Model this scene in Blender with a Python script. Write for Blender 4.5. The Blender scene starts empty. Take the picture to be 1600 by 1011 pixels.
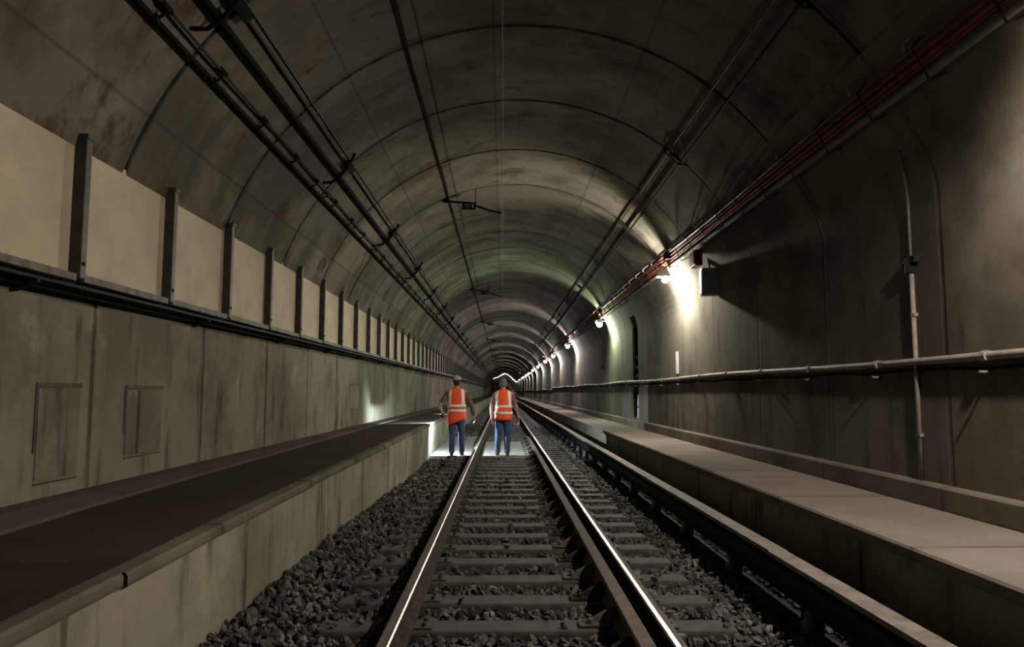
import bpy, math, random
import numpy as np
from mathutils import Vector, Matrix
random.seed(7); rng = np.random.default_rng(11)
col = bpy.context.scene.collection
PI = math.pi
# ------------------------------------------------------------------ helpers
def tag(o, label=None, cat=None, group=None, kind=None):
    if label: o['label'] = label
    if cat: o['category'] = cat
    if group: o['group'] = group
    if kind: o['kind'] = kind
    return o
def empty(name, loc=(0, 0, 0), rz=0):
    o = bpy.data.objects.new(name, None); col.objects.link(o)
    o.location = loc; o.rotation_euler = (0, 0, rz); o.empty_display_size = .1
    return o
def smooth(me, on=True):
    me.polygons.foreach_set('use_smooth', [on] * len(me.polygons))
class MB:
    def __init__(s): s.v = []; s.f = []; s.uv = None
    def add(s, v, f):
        b = len(s.v); s.v += [tuple(p) for p in v]; s.f += [tuple(b + i for i in q) for q in f]
    def box(s, c, d, rot=None):
        x, y, z = d[0] / 2, d[1] / 2, d[2] / 2
        vs = [Vector((a, b_, e)) for a in (-x, x) for b_ in (-y, y) for e in (-z, z)]
        if rot is not None: vs = [rot @ v for v in vs]
        vs = [v + Vector(c) for v in vs]
        s.add(vs, [(0, 1, 3, 2), (4, 6, 7, 5), (0, 4, 5, 1), (2, 3, 7, 6), (0, 2, 6, 4), (1, 5, 7, 3)])
    def bbox(s, c, d, b=.006):
        # box with chamfered edges
        x, y, z = d[0] / 2, d[1] / 2, d[2] / 2
        import bmesh
        bm = bmesh.new(); bmesh.ops.create_cube(bm, size=1)
        for v in bm.verts: v.co = Vector((v.co.x * d[0], v.co.y * d[1], v.co.z * d[2]))
        bmesh.ops.bevel(bm, geom=list(bm.edges), offset=b, segments=2, affect='EDGES', profile=.6)
        bm.verts.ensure_lookup_table()
        s.add([v.co + Vector(c) for v in bm.verts], [[v.index for v in f.verts] for f in bm.faces]); bm.free()
    def tube(s, pts, r, n=10, caps=True, r2=None):
        pts = [Vector(p) for p in pts]; m = len(pts)
        rs = r if isinstance(r, (list, tuple)) else [r] * m
        up = Vector((0, 0, 1)); rings = []
        t0 = (pts[1] - pts[0]).normalized()
        if abs(t0.dot(up)) > .95: up = Vector((0, 1, 0))
        a = t0.cross(up).normalized()
        for i in range(m):
            if i == 0: t = pts[1] - pts[0]
            elif i == m - 1: t = pts[-1] - pts[-2]
            else: t = (pts[i + 1] - pts[i]).normalized() + (pts[i] - pts[i - 1]).normalized()
            t.normalize(); a = (a - t * a.dot(t)).normalized(); b = t.cross(a)
            q = r2[i] if r2 else rs[i]
            rings.append([pts[i] + a * rs[i] * math.cos(2 * PI * k / n) + b * q * math.sin(2 * PI * k / n) for k in range(n)])
        f = []
        for i in range(m - 1):
            for k in range(n):
                k2 = (k + 1) % n
                f.append((i * n + k, i * n + k2, (i + 1) * n + k2, (i + 1) * n + k))
        if caps: f += [tuple(range(n))[::-1], tuple((m - 1) * n + k for k in range(n))]
        s.add([p for R in rings for p in R], f)
    def ball(s, c, r, n=12, m=8):
        r = r if isinstance(r, (list, tuple)) else (r, r, r); c = Vector(c)
        v = [c + Vector((0, 0, -r[2]))]
        for i in range(1, m):
            th = -PI / 2 + PI * i / m
            for k in range(n):
                v.append(c + Vector((r[0] * math.cos(th) * math.cos(2 * PI * k / n), r[1] * math.cos(th) * math.sin(2 * PI * k / n), r[2] * math.sin(th))))
        v.append(c + Vector((0, 0, r[2]))); f = []
        for k in range(n):
            k2 = (k + 1) % n; f.append((0, 1 + k2, 1 + k))
            for i in range(m - 2): f.append((1 + i * n + k, 1 + i * n + k2, 1 + (i + 1) * n + k2, 1 + (i + 1) * n + k))
            f.append((1 + (m - 2) * n + k, 1 + (m - 2) * n + k2, len(v) - 1))
        s.add(v, f)
    def cyl(s, a, b, r, n=14, r1=None): s.tube([a, b], [r, r if r1 is None else r1], n)
    def prism(s, poly, y0, y1):
        n = len(poly)
        v = [(x, y0, z) for x, z in poly] + [(x, y1, z) for x, z in poly]
        f = [tuple(range(n)), tuple(range(n, 2 * n))[::-1]] + [(i, i + n, (i + 1) % n + n, (i + 1) % n) for i in range(n)]
        s.add(v, f)
    def build(s, name, mat, parent=None, sm=False, uv=None):
        me = bpy.data.meshes.new(name); me.from_pydata(s.v, [], s.f); me.update()
        if uv is not None:
            l = me.uv_layers.new(name='UVMap'); li = np.zeros(len(me.loops), dtype=np.int32); me.loops.foreach_get('vertex_index', li)
            l.data.foreach_set('uv', np.asarray(uv, dtype=np.float32)[li].ravel())
        me.materials.append(mat); smooth(me, sm)
        o = bpy.data.objects.new(name, me); col.objects.link(o)
        if parent: o.parent = parent
        return o
def fixn(o):
    import bmesh
    bm = bmesh.new(); bm.from_mesh(o.data); bmesh.ops.recalc_face_normals(bm, faces=bm.faces); bm.to_mesh(o.data); bm.free(); return o
def copy_tree(o, parent=None, kids=True):
    c = o.copy(); col.objects.link(c); c.parent = parent
    if kids:
        for ch in list(o.children): copy_tree(ch, c)
    return c
ORD = ['nearest', 'second nearest', 'third nearest', 'fourth nearest', 'fifth nearest', 'sixth nearest', 'seventh nearest', 'eighth nearest', 'ninth nearest', 'tenth nearest', 'eleventh nearest', 'twelfth nearest', 'thirteenth nearest', 'fourteenth nearest', 'fifteenth nearest', 'sixteenth nearest', 'seventeenth nearest', 'eighteenth nearest', 'nineteenth nearest', 'twentieth nearest']
# ------------------------------------------------------------------ alignment of the tunnel
END = 430.
def cxz(s):
    u = max(0., (s - 150.) / 150.); w = min(1., max(0., (s - 140.) / 160.))
    return -2.8 * u * u, 5.0 * w * w * (3 - 2 * w)
def W(s, x, z):
    a, b = cxz(s); return (a + x, s, b + z)
VX, VZ, VR = .22, 2.07, 3.22
def V(phi, r):
    p = math.radians(phi); return VX + r * math.cos(p), VZ + r * math.sin(p)
def srange(a, b):
    s = []; x = a
    while x < b - 1e-6:
        s.append(x); x += 2. if x < 60 else 5. if x < 150 else 4.
    s.append(b); return s
def sweep(mb, prof, ss, closed=True, caps=True):
    """prof: list of (x,z) or a function s -> list"""
    b = len(mb.v); n = None; uv = []
    for s in ss:
        p = prof(s) if callable(prof) else prof; n = len(p); u = 0
        for i, (x, z) in enumerate(p):
            if i: u += math.hypot(x - p[i - 1][0], z - p[i - 1][1])
            mb.v.append(W(s, x, z)); uv.append((u, s))
    m = len(ss); rng_ = range(n) if closed else range(n - 1)
    for i in range(m - 1):
        for k in rng_:
            k2 = (k + 1) % n
            mb.f.append((b + i * n + k, b + i * n + k2, b + (i + 1) * n + k2, b + (i + 1) * n + k))
    if caps and closed:
        mb.f.append(tuple(b + k for k in range(n))[::-1]); mb.f.append(tuple(b + (m - 1) * n + k for k in range(n)))
    return uv
# ------------------------------------------------------------------ materials
def nodes(name):
    m = bpy.data.materials.new(name); m.use_nodes = True; nt = m.node_tree
    return m, nt, nt.nodes['Principled BSDF']
def N(nt, t, **k):
    n = nt.nodes.new(t)
    for a, b in k.items():
        if a.startswith('i_'): n.inputs[int(a[2:])].default_value = b
        else: setattr(n, a, b)
    return n
def L(nt, a, b): nt.links.new(a, b)
def math_(nt, op, a, b=None, c=None, clamp=False):
    n = N(nt, 'ShaderNodeMath', operation=op, use_clamp=clamp)
    for i, q in enumerate((a, b, c)):
        if q is None: continue
        if isinstance(q, (int, float)): n.inputs[i].default_value = q
        else: L(nt, q, n.inputs[i])
    return n.outputs[0]
def mix(nt, fac, a, b, mode='MIX'):
    n = N(nt, 'ShaderNodeMix', data_type='RGBA', blend_type=mode)
    for i, q in ((0, fac), (6, a), (7, b)):
        if isinstance(q, (int, float)): n.inputs[i].default_value = q
        elif isinstance(q, tuple): n.inputs[i].default_value = (*q[:3], 1)
        else: L(nt, q, n.inputs[i])
    return n.outputs[2]
def ramp(nt, fac, lo, hi, a=0., b=1.):
    n = N(nt, 'ShaderNodeMapRange', interpolation_type='SMOOTHSTEP')
    L(nt, fac, n.inputs[0]); n.inputs[1].default_value = lo; n.inputs[2].default_value = hi; n.inputs[3].default_value = a; n.inputs[4].default_value = b
    return n.outputs[0]
def noise(nt, vec, scale, detail=4, rough=.6, sc=(1, 1, 1)):
    mp = N(nt, 'ShaderNodeMapping'); mp.inputs[3].default_value = sc; L(nt, vec, mp.inputs[0])
    n = N(nt, 'ShaderNodeTexNoise'); n.inputs['Scale'].default_value = scale; n.inputs['Detail'].default_value = detail; n.inputs['Roughness'].default_value = rough
    L(nt, mp.outputs[0], n.inputs[0]); return n.outputs[0]
def bump(nt, bs, h, st=.3, d=.01):
    b = N(nt, 'ShaderNodeBump'); b.inputs[0].default_value = st; b.inputs[1].default_value = d; L(nt, h, b.inputs['Height']); L(nt, b.outputs[0], bs.inputs['Normal'])
def simple(name, c, rough=.6, metal=0., ns=20, amt=.25, bm=.0, spec=.5):
    m, nt, bs = nodes(name); tc = N(nt, 'ShaderNodeTexCoord'); n = noise(nt, tc.outputs['Object'], ns)
    d = tuple(x * (1 - amt * 1.6) for x in c)
    f = ramp(nt, n, .3, .7)
    L(nt, mix(nt, f, d, c), bs.inputs['Base Color']); bs.inputs['Roughness'].default_value = rough; bs.inputs['Metallic'].default_value = metal
    bs.inputs['Specular IOR Level'].default_value = spec
    if bm: bump(nt, bs, n, bm, .01)
    return m
def concrete(name, base, stain, blockw, vert=False, seam=.8, seamcol=(.02, .019, .016), rust=.0, tone=.25, phase=1.46, seamw=.014, streak=.5, pale=.0):
    """concrete read in metres along the tunnel (v) and round its section (u)"""
    m, nt, bs = nodes(name); uvn = N(nt, 'ShaderNodeUVMap'); uv = uvn.outputs[0]
    sp = N(nt, 'ShaderNodeSeparateXYZ'); L(nt, uv, sp.inputs[0]); u, v = sp.outputs[0], sp.outputs[1]
    wob = noise(nt, uv, 1.3, 3); wb2 = noise(nt, uv, 7, 3)
    # segment tone
    vv = math_(nt, 'DIVIDE', math_(nt, 'SUBTRACT', v, phase), 2.0)
    fv = math_(nt, 'FLOOR', vv); fu = math_(nt, 'FLOOR', math_(nt, 'DIVIDE', u, blockw))
    cb = N(nt, 'ShaderNodeCombineXYZ'); L(nt, fu, cb.inputs[0]); L(nt, fv, cb.inputs[1])
    wn = N(nt, 'ShaderNodeTexWhiteNoise'); wn.noise_dimensions = '2D'; L(nt, cb.outputs[0], wn.inputs[0])
    c = mix(nt, math_(nt, 'MULTIPLY', wn.outputs[0], tone), base, tuple(x * .45 for x in base))
    # cloudy mottling
    big = noise(nt, uv, .55, 5, .65); c = mix(nt, ramp(nt, big, .42, .62, 0, .85), c, stain)
    fine = noise(nt, uv, 9, 6, .7); c = mix(nt, ramp(nt, fine, .45, .8, 0, .35), c, stain)
    if pale:
        pn = noise(nt, uv, 1.1, 5, .6, (1, 1.2, 1)); c = mix(nt, ramp(nt, pn, .56, .7, 0, pale), c, tuple(min(1, x * 1.5) for x in base))
    # vertical water streaks (stretched round the section)
    st = noise(nt, uv, 1.0, 5, .65, (.45, 3.2, 1)); st2 = noise(nt, uv, 1.0, 5, .7, (1.2, 5, 1))
    sk = math_(nt, 'MULTIPLY', ramp(nt, st, .52, .68), ramp(nt, st2, .35, .6)); c = mix(nt, math_(nt, 'MULTIPLY', sk, streak), c, tuple(x * .38 for x in stain))
    if rust:
        rn = noise(nt, uv, .8, 5, .7, (1, 1.4, 1)); c = mix(nt, ramp(nt, rn, .56, .66, 0, rust), c, (.055, .035, .022))
    # transverse joints
    fr = math_(nt, 'ABSOLUTE', math_(nt, 'SUBTRACT', math_(nt, 'FRACT', math_(nt, 'ADD', vv, .5)), .5))
    dist = math_(nt, 'MULTIPLY', fr, 2.0)
    dist = math_(nt, 'ADD', dist, math_(nt, 'MULTIPLY', math_(nt, 'SUBTRACT', wb2, .5), .03))
    jn = ramp(nt, dist, seamw, seamw * 2.4, 1, 0)
    brk = ramp(nt, wob, .3, .5, .25, 1)
    c = mix(nt, math_(nt, 'MULTIPLY', math_(nt, 'MULTIPLY', jn, brk), seam), c, seamcol)
    halo = ramp(nt, dist, .02, .22, 1, 0)
    c = mix(nt, math_(nt, 'MULTIPLY', math_(nt, 'MULTIPLY', halo, ramp(nt, st, .4, .65)), seam * .45), c, seamcol)
    # joints between blocks
    fu2 = math_(nt, 'ABSOLUTE', math_(nt, 'SUBTRACT', math_(nt, 'FRACT', math_(nt, 'ADD', math_(nt, 'DIVIDE', u, blockw), .5)), .5))
    ju = ramp(nt, math_(nt, 'MULTIPLY', fu2, blockw), .008, .02, 1, 0)
    c = mix(nt, math_(nt, 'MULTIPLY', ju, seam * .35), c, seamcol)
    L(nt, c, bs.inputs['Base Color']); bs.inputs['Roughness'].default_value = 1.; bs.inputs['Specular IOR Level'].default_value = .03
    h = math_(nt, 'SUBTRACT', math_(nt, 'ADD', math_(nt, 'MULTIPLY', fine, .5), math_(nt, 'MULTIPLY', wb2, .8)), math_(nt, 'MULTIPLY', jn, 1.2))
    bump(nt, bs, h, .35, .012)
    return m
def emis(name, c, s):
    m, nt, bs = nodes(name); bs.inputs['Base Color'].default_value = (*c, 1)
    bs.inputs['Emission Color'].default_value = (*c, 1); bs.inputs['Emission Strength'].default_value = s; return m

M = {}
M['vault'] = concrete('vault_concrete', (.158, .146, .121), (.062, .057, .046), 1.62, seam=1., rust=.85, tone=.55, streak=.5, pale=.25)
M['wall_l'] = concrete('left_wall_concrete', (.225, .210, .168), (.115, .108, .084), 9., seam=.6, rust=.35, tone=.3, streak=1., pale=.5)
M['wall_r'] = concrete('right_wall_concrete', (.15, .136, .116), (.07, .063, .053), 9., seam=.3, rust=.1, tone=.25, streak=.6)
M['bench'] = concrete('walkway_concrete', (.285, .272, .212), (.155, .15, .116), 9., seam=.6, tone=.25, streak=.8, pale=.4, phase=.9)
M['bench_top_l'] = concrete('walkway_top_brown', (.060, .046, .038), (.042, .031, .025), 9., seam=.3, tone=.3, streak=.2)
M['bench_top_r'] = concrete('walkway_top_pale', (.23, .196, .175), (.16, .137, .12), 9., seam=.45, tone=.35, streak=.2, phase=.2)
M['coping'] = concrete('coping_concrete', (.17, .16, .13), (.09, .085, .068), 9., seam=.8, tone=.6, streak=.4, phase=.4)
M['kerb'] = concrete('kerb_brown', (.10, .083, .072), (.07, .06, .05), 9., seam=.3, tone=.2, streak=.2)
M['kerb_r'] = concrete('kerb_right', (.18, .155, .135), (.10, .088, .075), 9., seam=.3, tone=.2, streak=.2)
M['panel'] = simple('panel_cream', (.44, .365, .265), .75, ns=1.6, amt=.16)
M['post'] = simple('post_steel', (.05, .040, .033), .6, ns=12, amt=.4)
M['ledge'] = simple('ledge_steel', (.13, .11, .09), .7, ns=9, amt=.4)
M['black'] = simple('black_sheath', (.004, .0035, .003), .9, spec=.08, ns=20)
M['dark'] = simple('dark_steel', (.012, .0105, .0095), .75, spec=.2, ns=25, amt=.3)
M['rust'] = simple('rusty_steel', (.06, .045, .036), .92, spec=.1, ns=18, amt=.4, bm=.2)
M['guard'] = simple('guard_rail_steel', (.15, .128, .116), .92, ns=12, amt=.2, spec=.12)
M['railtop'] = simple('polished_rail', (.40, .36, .31), .36, 1., ns=30, amt=.1)
M['tie'] = simple('sleeper_concrete', (.075, .072, .066), .9, ns=9, amt=.3, bm=.3)
M['plate'] = simple('plate_rust', (.07, .05, .04), .8, ns=30, amt=.4)
M['orange'] = simple('orange_cable', (.32, .075, .045), .8, spec=.1, ns=9, amt=.25)
M['red'] = simple('red_paint', (.14, .022, .02), .5, ns=9, amt=.2)
M['tube'] = simple('grey_conduit', (.20, .19, .185), .85, spec=.1, ns=9, amt=.2)
M['pipe'] = simple('dusty_pipe', (.24, .21, .19), .7, ns=9, amt=.25)
M['white'] = simple('white_paint', (.75, .75, .72), .6, ns=9, amt=.1)
M['greybox'] = simple('grey_green_box', (.27, .31, .30), .5, ns=9, amt=.15)
M['board'] = simple('cover_board', (.23, .195, .175), .85, ns=6, amt=.3, bm=.2)
M['hook'] = simple('dull_zinc', (.34, .33, .32), .7, ns=9)
M['hat'] = simple('hat_grey', (.34, .33, .31), .6, ns=9)
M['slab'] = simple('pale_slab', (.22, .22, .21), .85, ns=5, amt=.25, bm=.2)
M['insul'] = simple('porcelain', (.10, .08, .07), .4, ns=9)
M['bed'] = simple('ballast_bed', (.022, .021, .02), .95, ns=35, amt=.5, bm=.8)
M['copper'] = simple('contact_wire', (.15, .12, .095), .8, 0., ns=9)
def stone_mat():
    m, nt, bs = nodes('ballast_stone'); tc = N(nt, 'ShaderNodeTexCoord')
    vo = N(nt, 'ShaderNodeTexVoronoi'); vo.inputs['Scale'].default_value = 14; L(nt, tc.outputs['Object'], vo.inputs[0])
    sp = N(nt, 'ShaderNodeSeparateColor'); L(nt, vo.outputs['Color'], sp.inputs[0])
    n = noise(nt, tc.outputs['Object'], 60, 4)
    c = mix(nt, ramp(nt, sp.outputs[0], .1, 1.), (.026, .025, .024), (.12, .118, .108)); c = mix(nt, ramp(nt, sp.outputs[1], .93, .98), c, (.20, .215, .20))
    c = mix(nt, ramp(nt, n, .5, .8, 0, .4), c, (.05, .045, .04)); L(nt, c, bs.inputs['Base Color']); bs.inputs['Roughness'].default_value = .8
    return m
M['stone'] = stone_mat()

# ------------------------------------------------------------------ setting: vault, walls, floor
S0 = -4.
def ring_s(a, b, fine_to=60):
    ss = set([a, b]); k = math.ceil((a - 1.46) / 2)
    while 1.46 + 2 * k < b:
        s = 1.46 + 2 * k
        if s < fine_to:
            for d in (-.03, -.014, .014, .03, 1.): ss.add(round(s + d, 4))
        elif s < 150 or k % 2 == 0: ss.add(s)
        k += 1
    return sorted(x for x in ss if a <= x <= b)
def groove(s):
    d = abs(((s - 1.46 + 1) % 2) - 1); return .022 if (d < .02 and s < 60) else 0
nph = 60
BZ = [((1 - t) ** 2 * 3.3 + 2 * t * (1 - t) * 3.3 + t * t * 2.757, (1 - t) ** 2 * 2.95 + 2 * t * (1 - t) * 3.357 + t * t * 4.053) for t in (.13, .26, .4, .55, .7, .85, 1.)]
def vprof(s):
    g = groove(s); a = [V(38 + (180 - 38) * i / nph, VR + g * min(1, i / 18)) for i in range(nph + 1)]
    b = [V(180 - (180 - 38) * i / 24, VR + .45) for i in range(25)]
    return a + b
mb = MB(); uv = sweep(mb, vprof, ring_s(S0, END)); o = mb.build('ceiling', M['vault'], uv=uv, sm=False); fixn(o); tag(o, kind='structure')
for p in o.data.polygons: p.use_smooth = False
def lprof(s):
    g = groove(s) * .4
    return [(-3.0 - g, -.5 + 2.57 * i / 8) for i in range(9)] + [(-3.45, 2.07), (-3.45, -.5)]
mb = MB(); uv = sweep(mb, lprof, ring_s(S0, END)); tag(fixn(mb.build('wall_left', M['wall_l'], uv=uv)), kind='structure')
NI = (17.95, 18.75)
def rprof(s):
    g = 0; zz = [(3.3, z) for z in (-.5, .3, .80, .82, 1.5, 2.2, 2.95)] + BZ
    q = []
    for i, (x, z) in enumerate(zz):
        d = .5 if (NI[0] <= s <= NI[1] and 3 <= i <= 8) else 0
        q.append((x + g + d, z))
    return q + [(4.1, 4.06), (4.1, -.5)]
ss = sorted(set(ring_s(S0, END) + [NI[0] - .004, NI[0], NI[1], NI[1] + .004]))
mb = MB(); uv = sweep(mb, rprof, ss); tag(fixn(mb.build('wall_right', M['wall_r'], uv=uv)), kind='structure')
def gz(x, y):
    """height of the ballast bed"""
    z = -.075
    if x < -1.05: z += .13 * min(1, (-1.05 - x) / .55) * max(0, min(1, (13 - y) / 6))
    if x > 1.5: z -= .03
    return z
xs = [-3.2, -1.75, -1.6, -1.3, -1.05, -.6, 0, .6, 1.2, 1.5, 1.8, 2.2, 2.4, 3.4]
mb = MB(); uv = sweep(mb, lambda s: [(x, gz(x, s)) for x in xs] + [(3.4, -.6), (-3.2, -.6)], srange(S0, END)); tag(fixn(mb.build('floor', M['bed'], uv=uv)), kind='structure')

# ------------------------------------------------------------------ walkways and kerbs
def zb(s):
    t = [(-4, .655), (2.5, .66), (5, .695), (9, .71), (16.6, .735), (24, .72), (500, .72)]
    for (a, p), (b, q) in zip(t, t[1:]):
        if s <= b: return p + (q - p) * max(0, (s - a)) / (b - a)
    return .72
wl = empty('service_walkway', (-2.3, 0, 0)); tag(wl, 'raised concrete walkway with a dark brown top along the left wall', 'walkway')
def part(mb, name, mat, par, uv=None, sm=False, fix=True):
    o = mb.build(name, mat, None, sm, uv)
    if fix: fixn(o)
    o.parent = par; o.matrix_parent_inverse = Matrix.Translation(par.location).inverted() if par.rotation_euler.z == 0 else par.matrix_world.inverted()
    return o
SB = sorted(set(srange(S0, END) + [2.5, 5, 9, 16.6, 24]))
mb = MB(); uv = sweep(mb, lambda s: [(-1.65, -.3), (-1.65, zb(s) - .055), (-2.95, zb(s) - .055), (-2.95, -.3)], SB); part(mb, 'face', M['bench'], wl, uv)
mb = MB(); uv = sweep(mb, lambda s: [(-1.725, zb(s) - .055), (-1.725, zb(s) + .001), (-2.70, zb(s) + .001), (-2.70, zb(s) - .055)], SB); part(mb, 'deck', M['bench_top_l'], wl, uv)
# coping in separate cast lengths with small offsets
mb = MB(); uvs = []
s = S0
while s < END - 3:
    l = random.uniform(1.2, 2.2) if s < 40 else 6.; e = min(END, s + l); j = random.uniform(-.012, .006) if s < 40 else 0; d = random.uniform(-.008, .01)
    n_ = max(2, int(l)); st = [s + (e - .006 - s) * i / n_ for i in range(n_ + 1)]
    uvs += sweep(mb, lambda q: [(-1.63 + d, zb(q) - .055), (-1.63 + d, zb(q) - .012), (-1.642 + d, zb(q) + .004 + j * .3), (-1.725, zb(q) + .004), (-1.725, zb(q) - .055)], st); s = e
part(mb, 'coping', M['coping'], wl, uvs)
mb = MB(); uv = sweep(mb, lambda s: [(-2.70, zb(s) - .03), (-2.72, zb(s) + .02), (-2.86, .755), (-3.0, .765), (-3.0, zb(s) - .03)], SB)
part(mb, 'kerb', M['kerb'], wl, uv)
wr = empty('service_walkway', (2.8, 0, 0)); tag(wr, 'raised concrete walkway with a pale worn top along the right wall', 'walkway')
mb = MB(); uv = sweep(mb, [(2.33, -.3), (2.33, .515), (3.28, .515), (3.28, -.3)], SB); part(mb, 'face', M['bench'], wr, uv)
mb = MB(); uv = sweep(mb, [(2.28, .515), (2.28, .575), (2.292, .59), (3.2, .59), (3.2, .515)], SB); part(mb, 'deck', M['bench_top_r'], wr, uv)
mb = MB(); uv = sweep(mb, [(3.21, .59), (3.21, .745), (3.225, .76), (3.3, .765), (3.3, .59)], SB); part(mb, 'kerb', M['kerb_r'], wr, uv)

# ------------------------------------------------------------------ sleepers
TIE0, TS = 4.78, .588
def make_tie(detail):
    t = empty('sleeper'); m_ = MB(); m_.bbox((0.15, 0, -.10), (2.6, .24, .20), .02)
    m_.build('beam', M['tie'], t)
    if detail:
        for x in (-.61, .91):
            p = MB(); p.bbox((x, 0, .006), (.36, .18, .016), .004)
            for dx in (-.13, .13):
                p.cyl((x + dx, .05, .01), (x + dx, .05, .035), .013, 8); p.cyl((x + dx, -.05, .01), (x + dx, -.05, .035), .013, 8)
            p.build('rail_plate', M['plate'], t)
    return t
tie_a = make_tie(True); tie_b = make_tie(False); ties = []
ka = kb = True
NT = 150
for k in range(-4, NT):
    y = TIE0 + TS * k
    src = tie_a if k < 34 else tie_b
    if k < 34 and ka: o = tie_a; ka = False
    elif k >= 34 and kb: o = tie_b; kb = False
    else: o = copy_tree(src)
    o.location = W(y, 0, random.uniform(-.006, .004) if k < 34 else 0); o.rotation_euler = (0, 0, random.uniform(-.008, .008))
    g = 'concrete sleepers under the rails'
    if 0 <= k < 20: lab = 'dusty grey concrete sleeper, %s to the bottom edge of the photo' % ORD[k]
    elif k < 0: lab = 'concrete sleeper just below the bottom edge of the photo'
    else: lab = 'distant concrete sleeper under the rails, beyond the twentieth from the bottom'
    tag(o, lab, 'sleeper', g)
    ties.append(y)

# ------------------------------------------------------------------ rails
def railpoly(xc, z0=.016, h=.154, w=.07, foot=.14):
    a = w / 2; f = foot / 2; zt = z0 + h
    L_ = [(f, z0), (f, z0 + .012), (.012, z0 + .032), (.010, zt - .045), (a, zt - .034), (a, zt - .012)]
    base = [(xc + x, z) for x, z in L_] + [(xc - x, z) for x, z in reversed(L_)]
    head = [(xc + a, zt - .012), (xc + a - .002, zt - .005), (xc + a - .010, zt), (xc - a + .010, zt), (xc - a + .002, zt - .005), (xc - a, zt - .012)]
    return base, head
SR = sorted(set(srange(S0, END)))
for xc, lab in ((-.61, 'left running rail with a narrow polished strip on a rusty head'), (.91, 'right running rail with a bright polished head, beside the inner guard rail')):
    t = empty('running_rail', (xc, 0, 0)); tag(t, lab, 'rail')
    b, h = railpoly(xc)
    mb = MB(); sweep(mb, b, SR); part(mb, 'rail_web', M['rust'], t)
    if xc < 0:
        # rusty head with a thin worn strip on the gauge corner
        hh = [h[0], (h[0][0] - .001, h[1][1]), (xc + .022, .1705), (xc + .020, .1702), (xc + .020, .155), (xc + .03, .152)]
        strip = [(xc + .035, .158), (xc + .033, .165), (xc + .025, .170), (xc + .014, .1706), (xc + .012, .158)]
        rest = [(xc + .012, .158), (xc + .014, .1702), (xc - .025, .170), (xc - .033, .165), (xc - .035, .158)]
        mb = MB(); sweep(mb, strip, SR); part(mb, 'polished_strip', M['railtop'], t)
        mb = MB(); sweep(mb, rest, SR); part(mb, 'rail_head', M['guard'], t)
    else:
        strip = [(xc - .002, .155), (xc - .002, .1704), (xc - .026, .1704), (xc - .033, .165), (xc - .035, .155)]
        rest = [(xc + .035, .158), (xc + .033, .165), (xc + .025, .170), (xc - .002, .170), (xc - .002, .155)]
        mb = MB(); sweep(mb, strip, SR); part(mb, 'polished_strip', M['railtop'], t)
        mb = MB(); sweep(mb, rest, SR); part(mb, 'rail_head', M['guard'], t)
gt = empty('guard_rail', (.745, 0, 0)); tag(gt, 'flat-topped rusty guard rail just inside the right running rail', 'rail')
def gprof(s):
    d = .10 * max(0, (s - 20.8) / 1.4) ** 1.5 if s > 20.8 else 0; dz = .0 if s < 21.6 else .04 * (s - 21.6) / .6
    x = .742 - d; zt = .17 - dz
    return [(x + .042, zt - .035), (x + .042, zt - .004), (x + .038, zt), (x - .038, zt), (x - .042, zt - .004), (x - .042, zt - .035), (x - .012, zt - .05), (x - .012, .04), (x - .05, .02), (x - .05, .016), (x + .03, .016), (x + .03, .03), (x + .008, .04), (x + .008, zt - .05)]
mb = MB(); sweep(mb, gprof, srange(S0, 20) + [20.8, 21.1, 21.4, 21.6, 21.9, 22.2]); part(mb, 'rail_bar', M['guard'], gt)
for k in range(-3, 29):
    y = TIE0 + TS * k
    m_ = MB()
    m_.prism([(.728, .02), (.728, .125), (.71, .125), (.54, .03), (.50, .03), (.50, .012), (.728, .012)], y - .012, y + .012)
    m_.box((.60, y, .014), (.24, .13, .012)); m_.cyl((.55, y - .04, .02), (.55, y - .04, .05), .016, 8); m_.cyl((.55, y + .04, .02), (.55, y + .04, .05), .016, 8)
    o = part(m_, 'rail_brace', M['rust'] if k % 2 else M['guard'], gt)

# third rail with its cover board
t3 = empty('third_rail', (1.96, 0, 0)); tag(t3, 'low dark conductor rail on porcelain insulators beside the right walkway', 'third rail')
b, h = railpoly(1.96, .10, .14)
mb = MB(); sweep(mb, b + [], SR); part(mb, 'rail_web', M['dark'], t3); mb = MB(); sweep(mb, h, SR); part(mb, 'rail_head', M['dark'], t3)
k = 0; y = 3.2
while y < 75:
    m_ = MB(); m_.tube([(1.96, y, -.1), (1.96, y, 0), (1.96, y, .02), (1.96, y, .05), (1.96, y, .06), (1.96, y, .10)], [.07, .07, .045, .055, .04, .045], 12); part(m_, 'insulator', M['insul'], t3, sm=True); y += 1.6
cv = empty('cover_board', (1.93, 0, .33)); tag(cv, 'long weathered board covering the conductor rail beside the right walkway', 'cover board')
mb = MB(); uvs = []
s = S0; bn = 0
while s < 150:
    e = s + (3.1 if s < 40 else 11); j = random.uniform(-.008, .008) if s < 40 else 0
    sweep(mb, [(1.865 + j, .315), (1.865 + j, .345), (1.995 + j, .345), (1.995 + j, .315)], [s, (s + e) / 2, e - .01]); s = e
sweep(mb, [(1.865, .315), (1.865, .345), (1.995, .345), (1.995, .315)], srange(s, END))
part(mb, 'board', M['board'], cv)
y = 3.6
while y < 75:
    m_ = MB(); m_.prism([(2.08, -.1), (2.08, .30), (2.0, .315), (1.88, .315), (1.88, .300), (1.99, .298), (2.055, .27), (2.055, -.1)], y - .03, y + .03); part(m_, 'bracket', M['dark'], cv); y += 1.6
mb = MB(); sweep(mb, [(1.99, .318), (2.085, .27), (2.085, .02), (2.10, .02), (2.10, .285), (2.0, .33)], SR); part(mb, 'side_board', M['dark'], cv)  # side board carried down dark, standing in for the shadow under the cover

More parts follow.
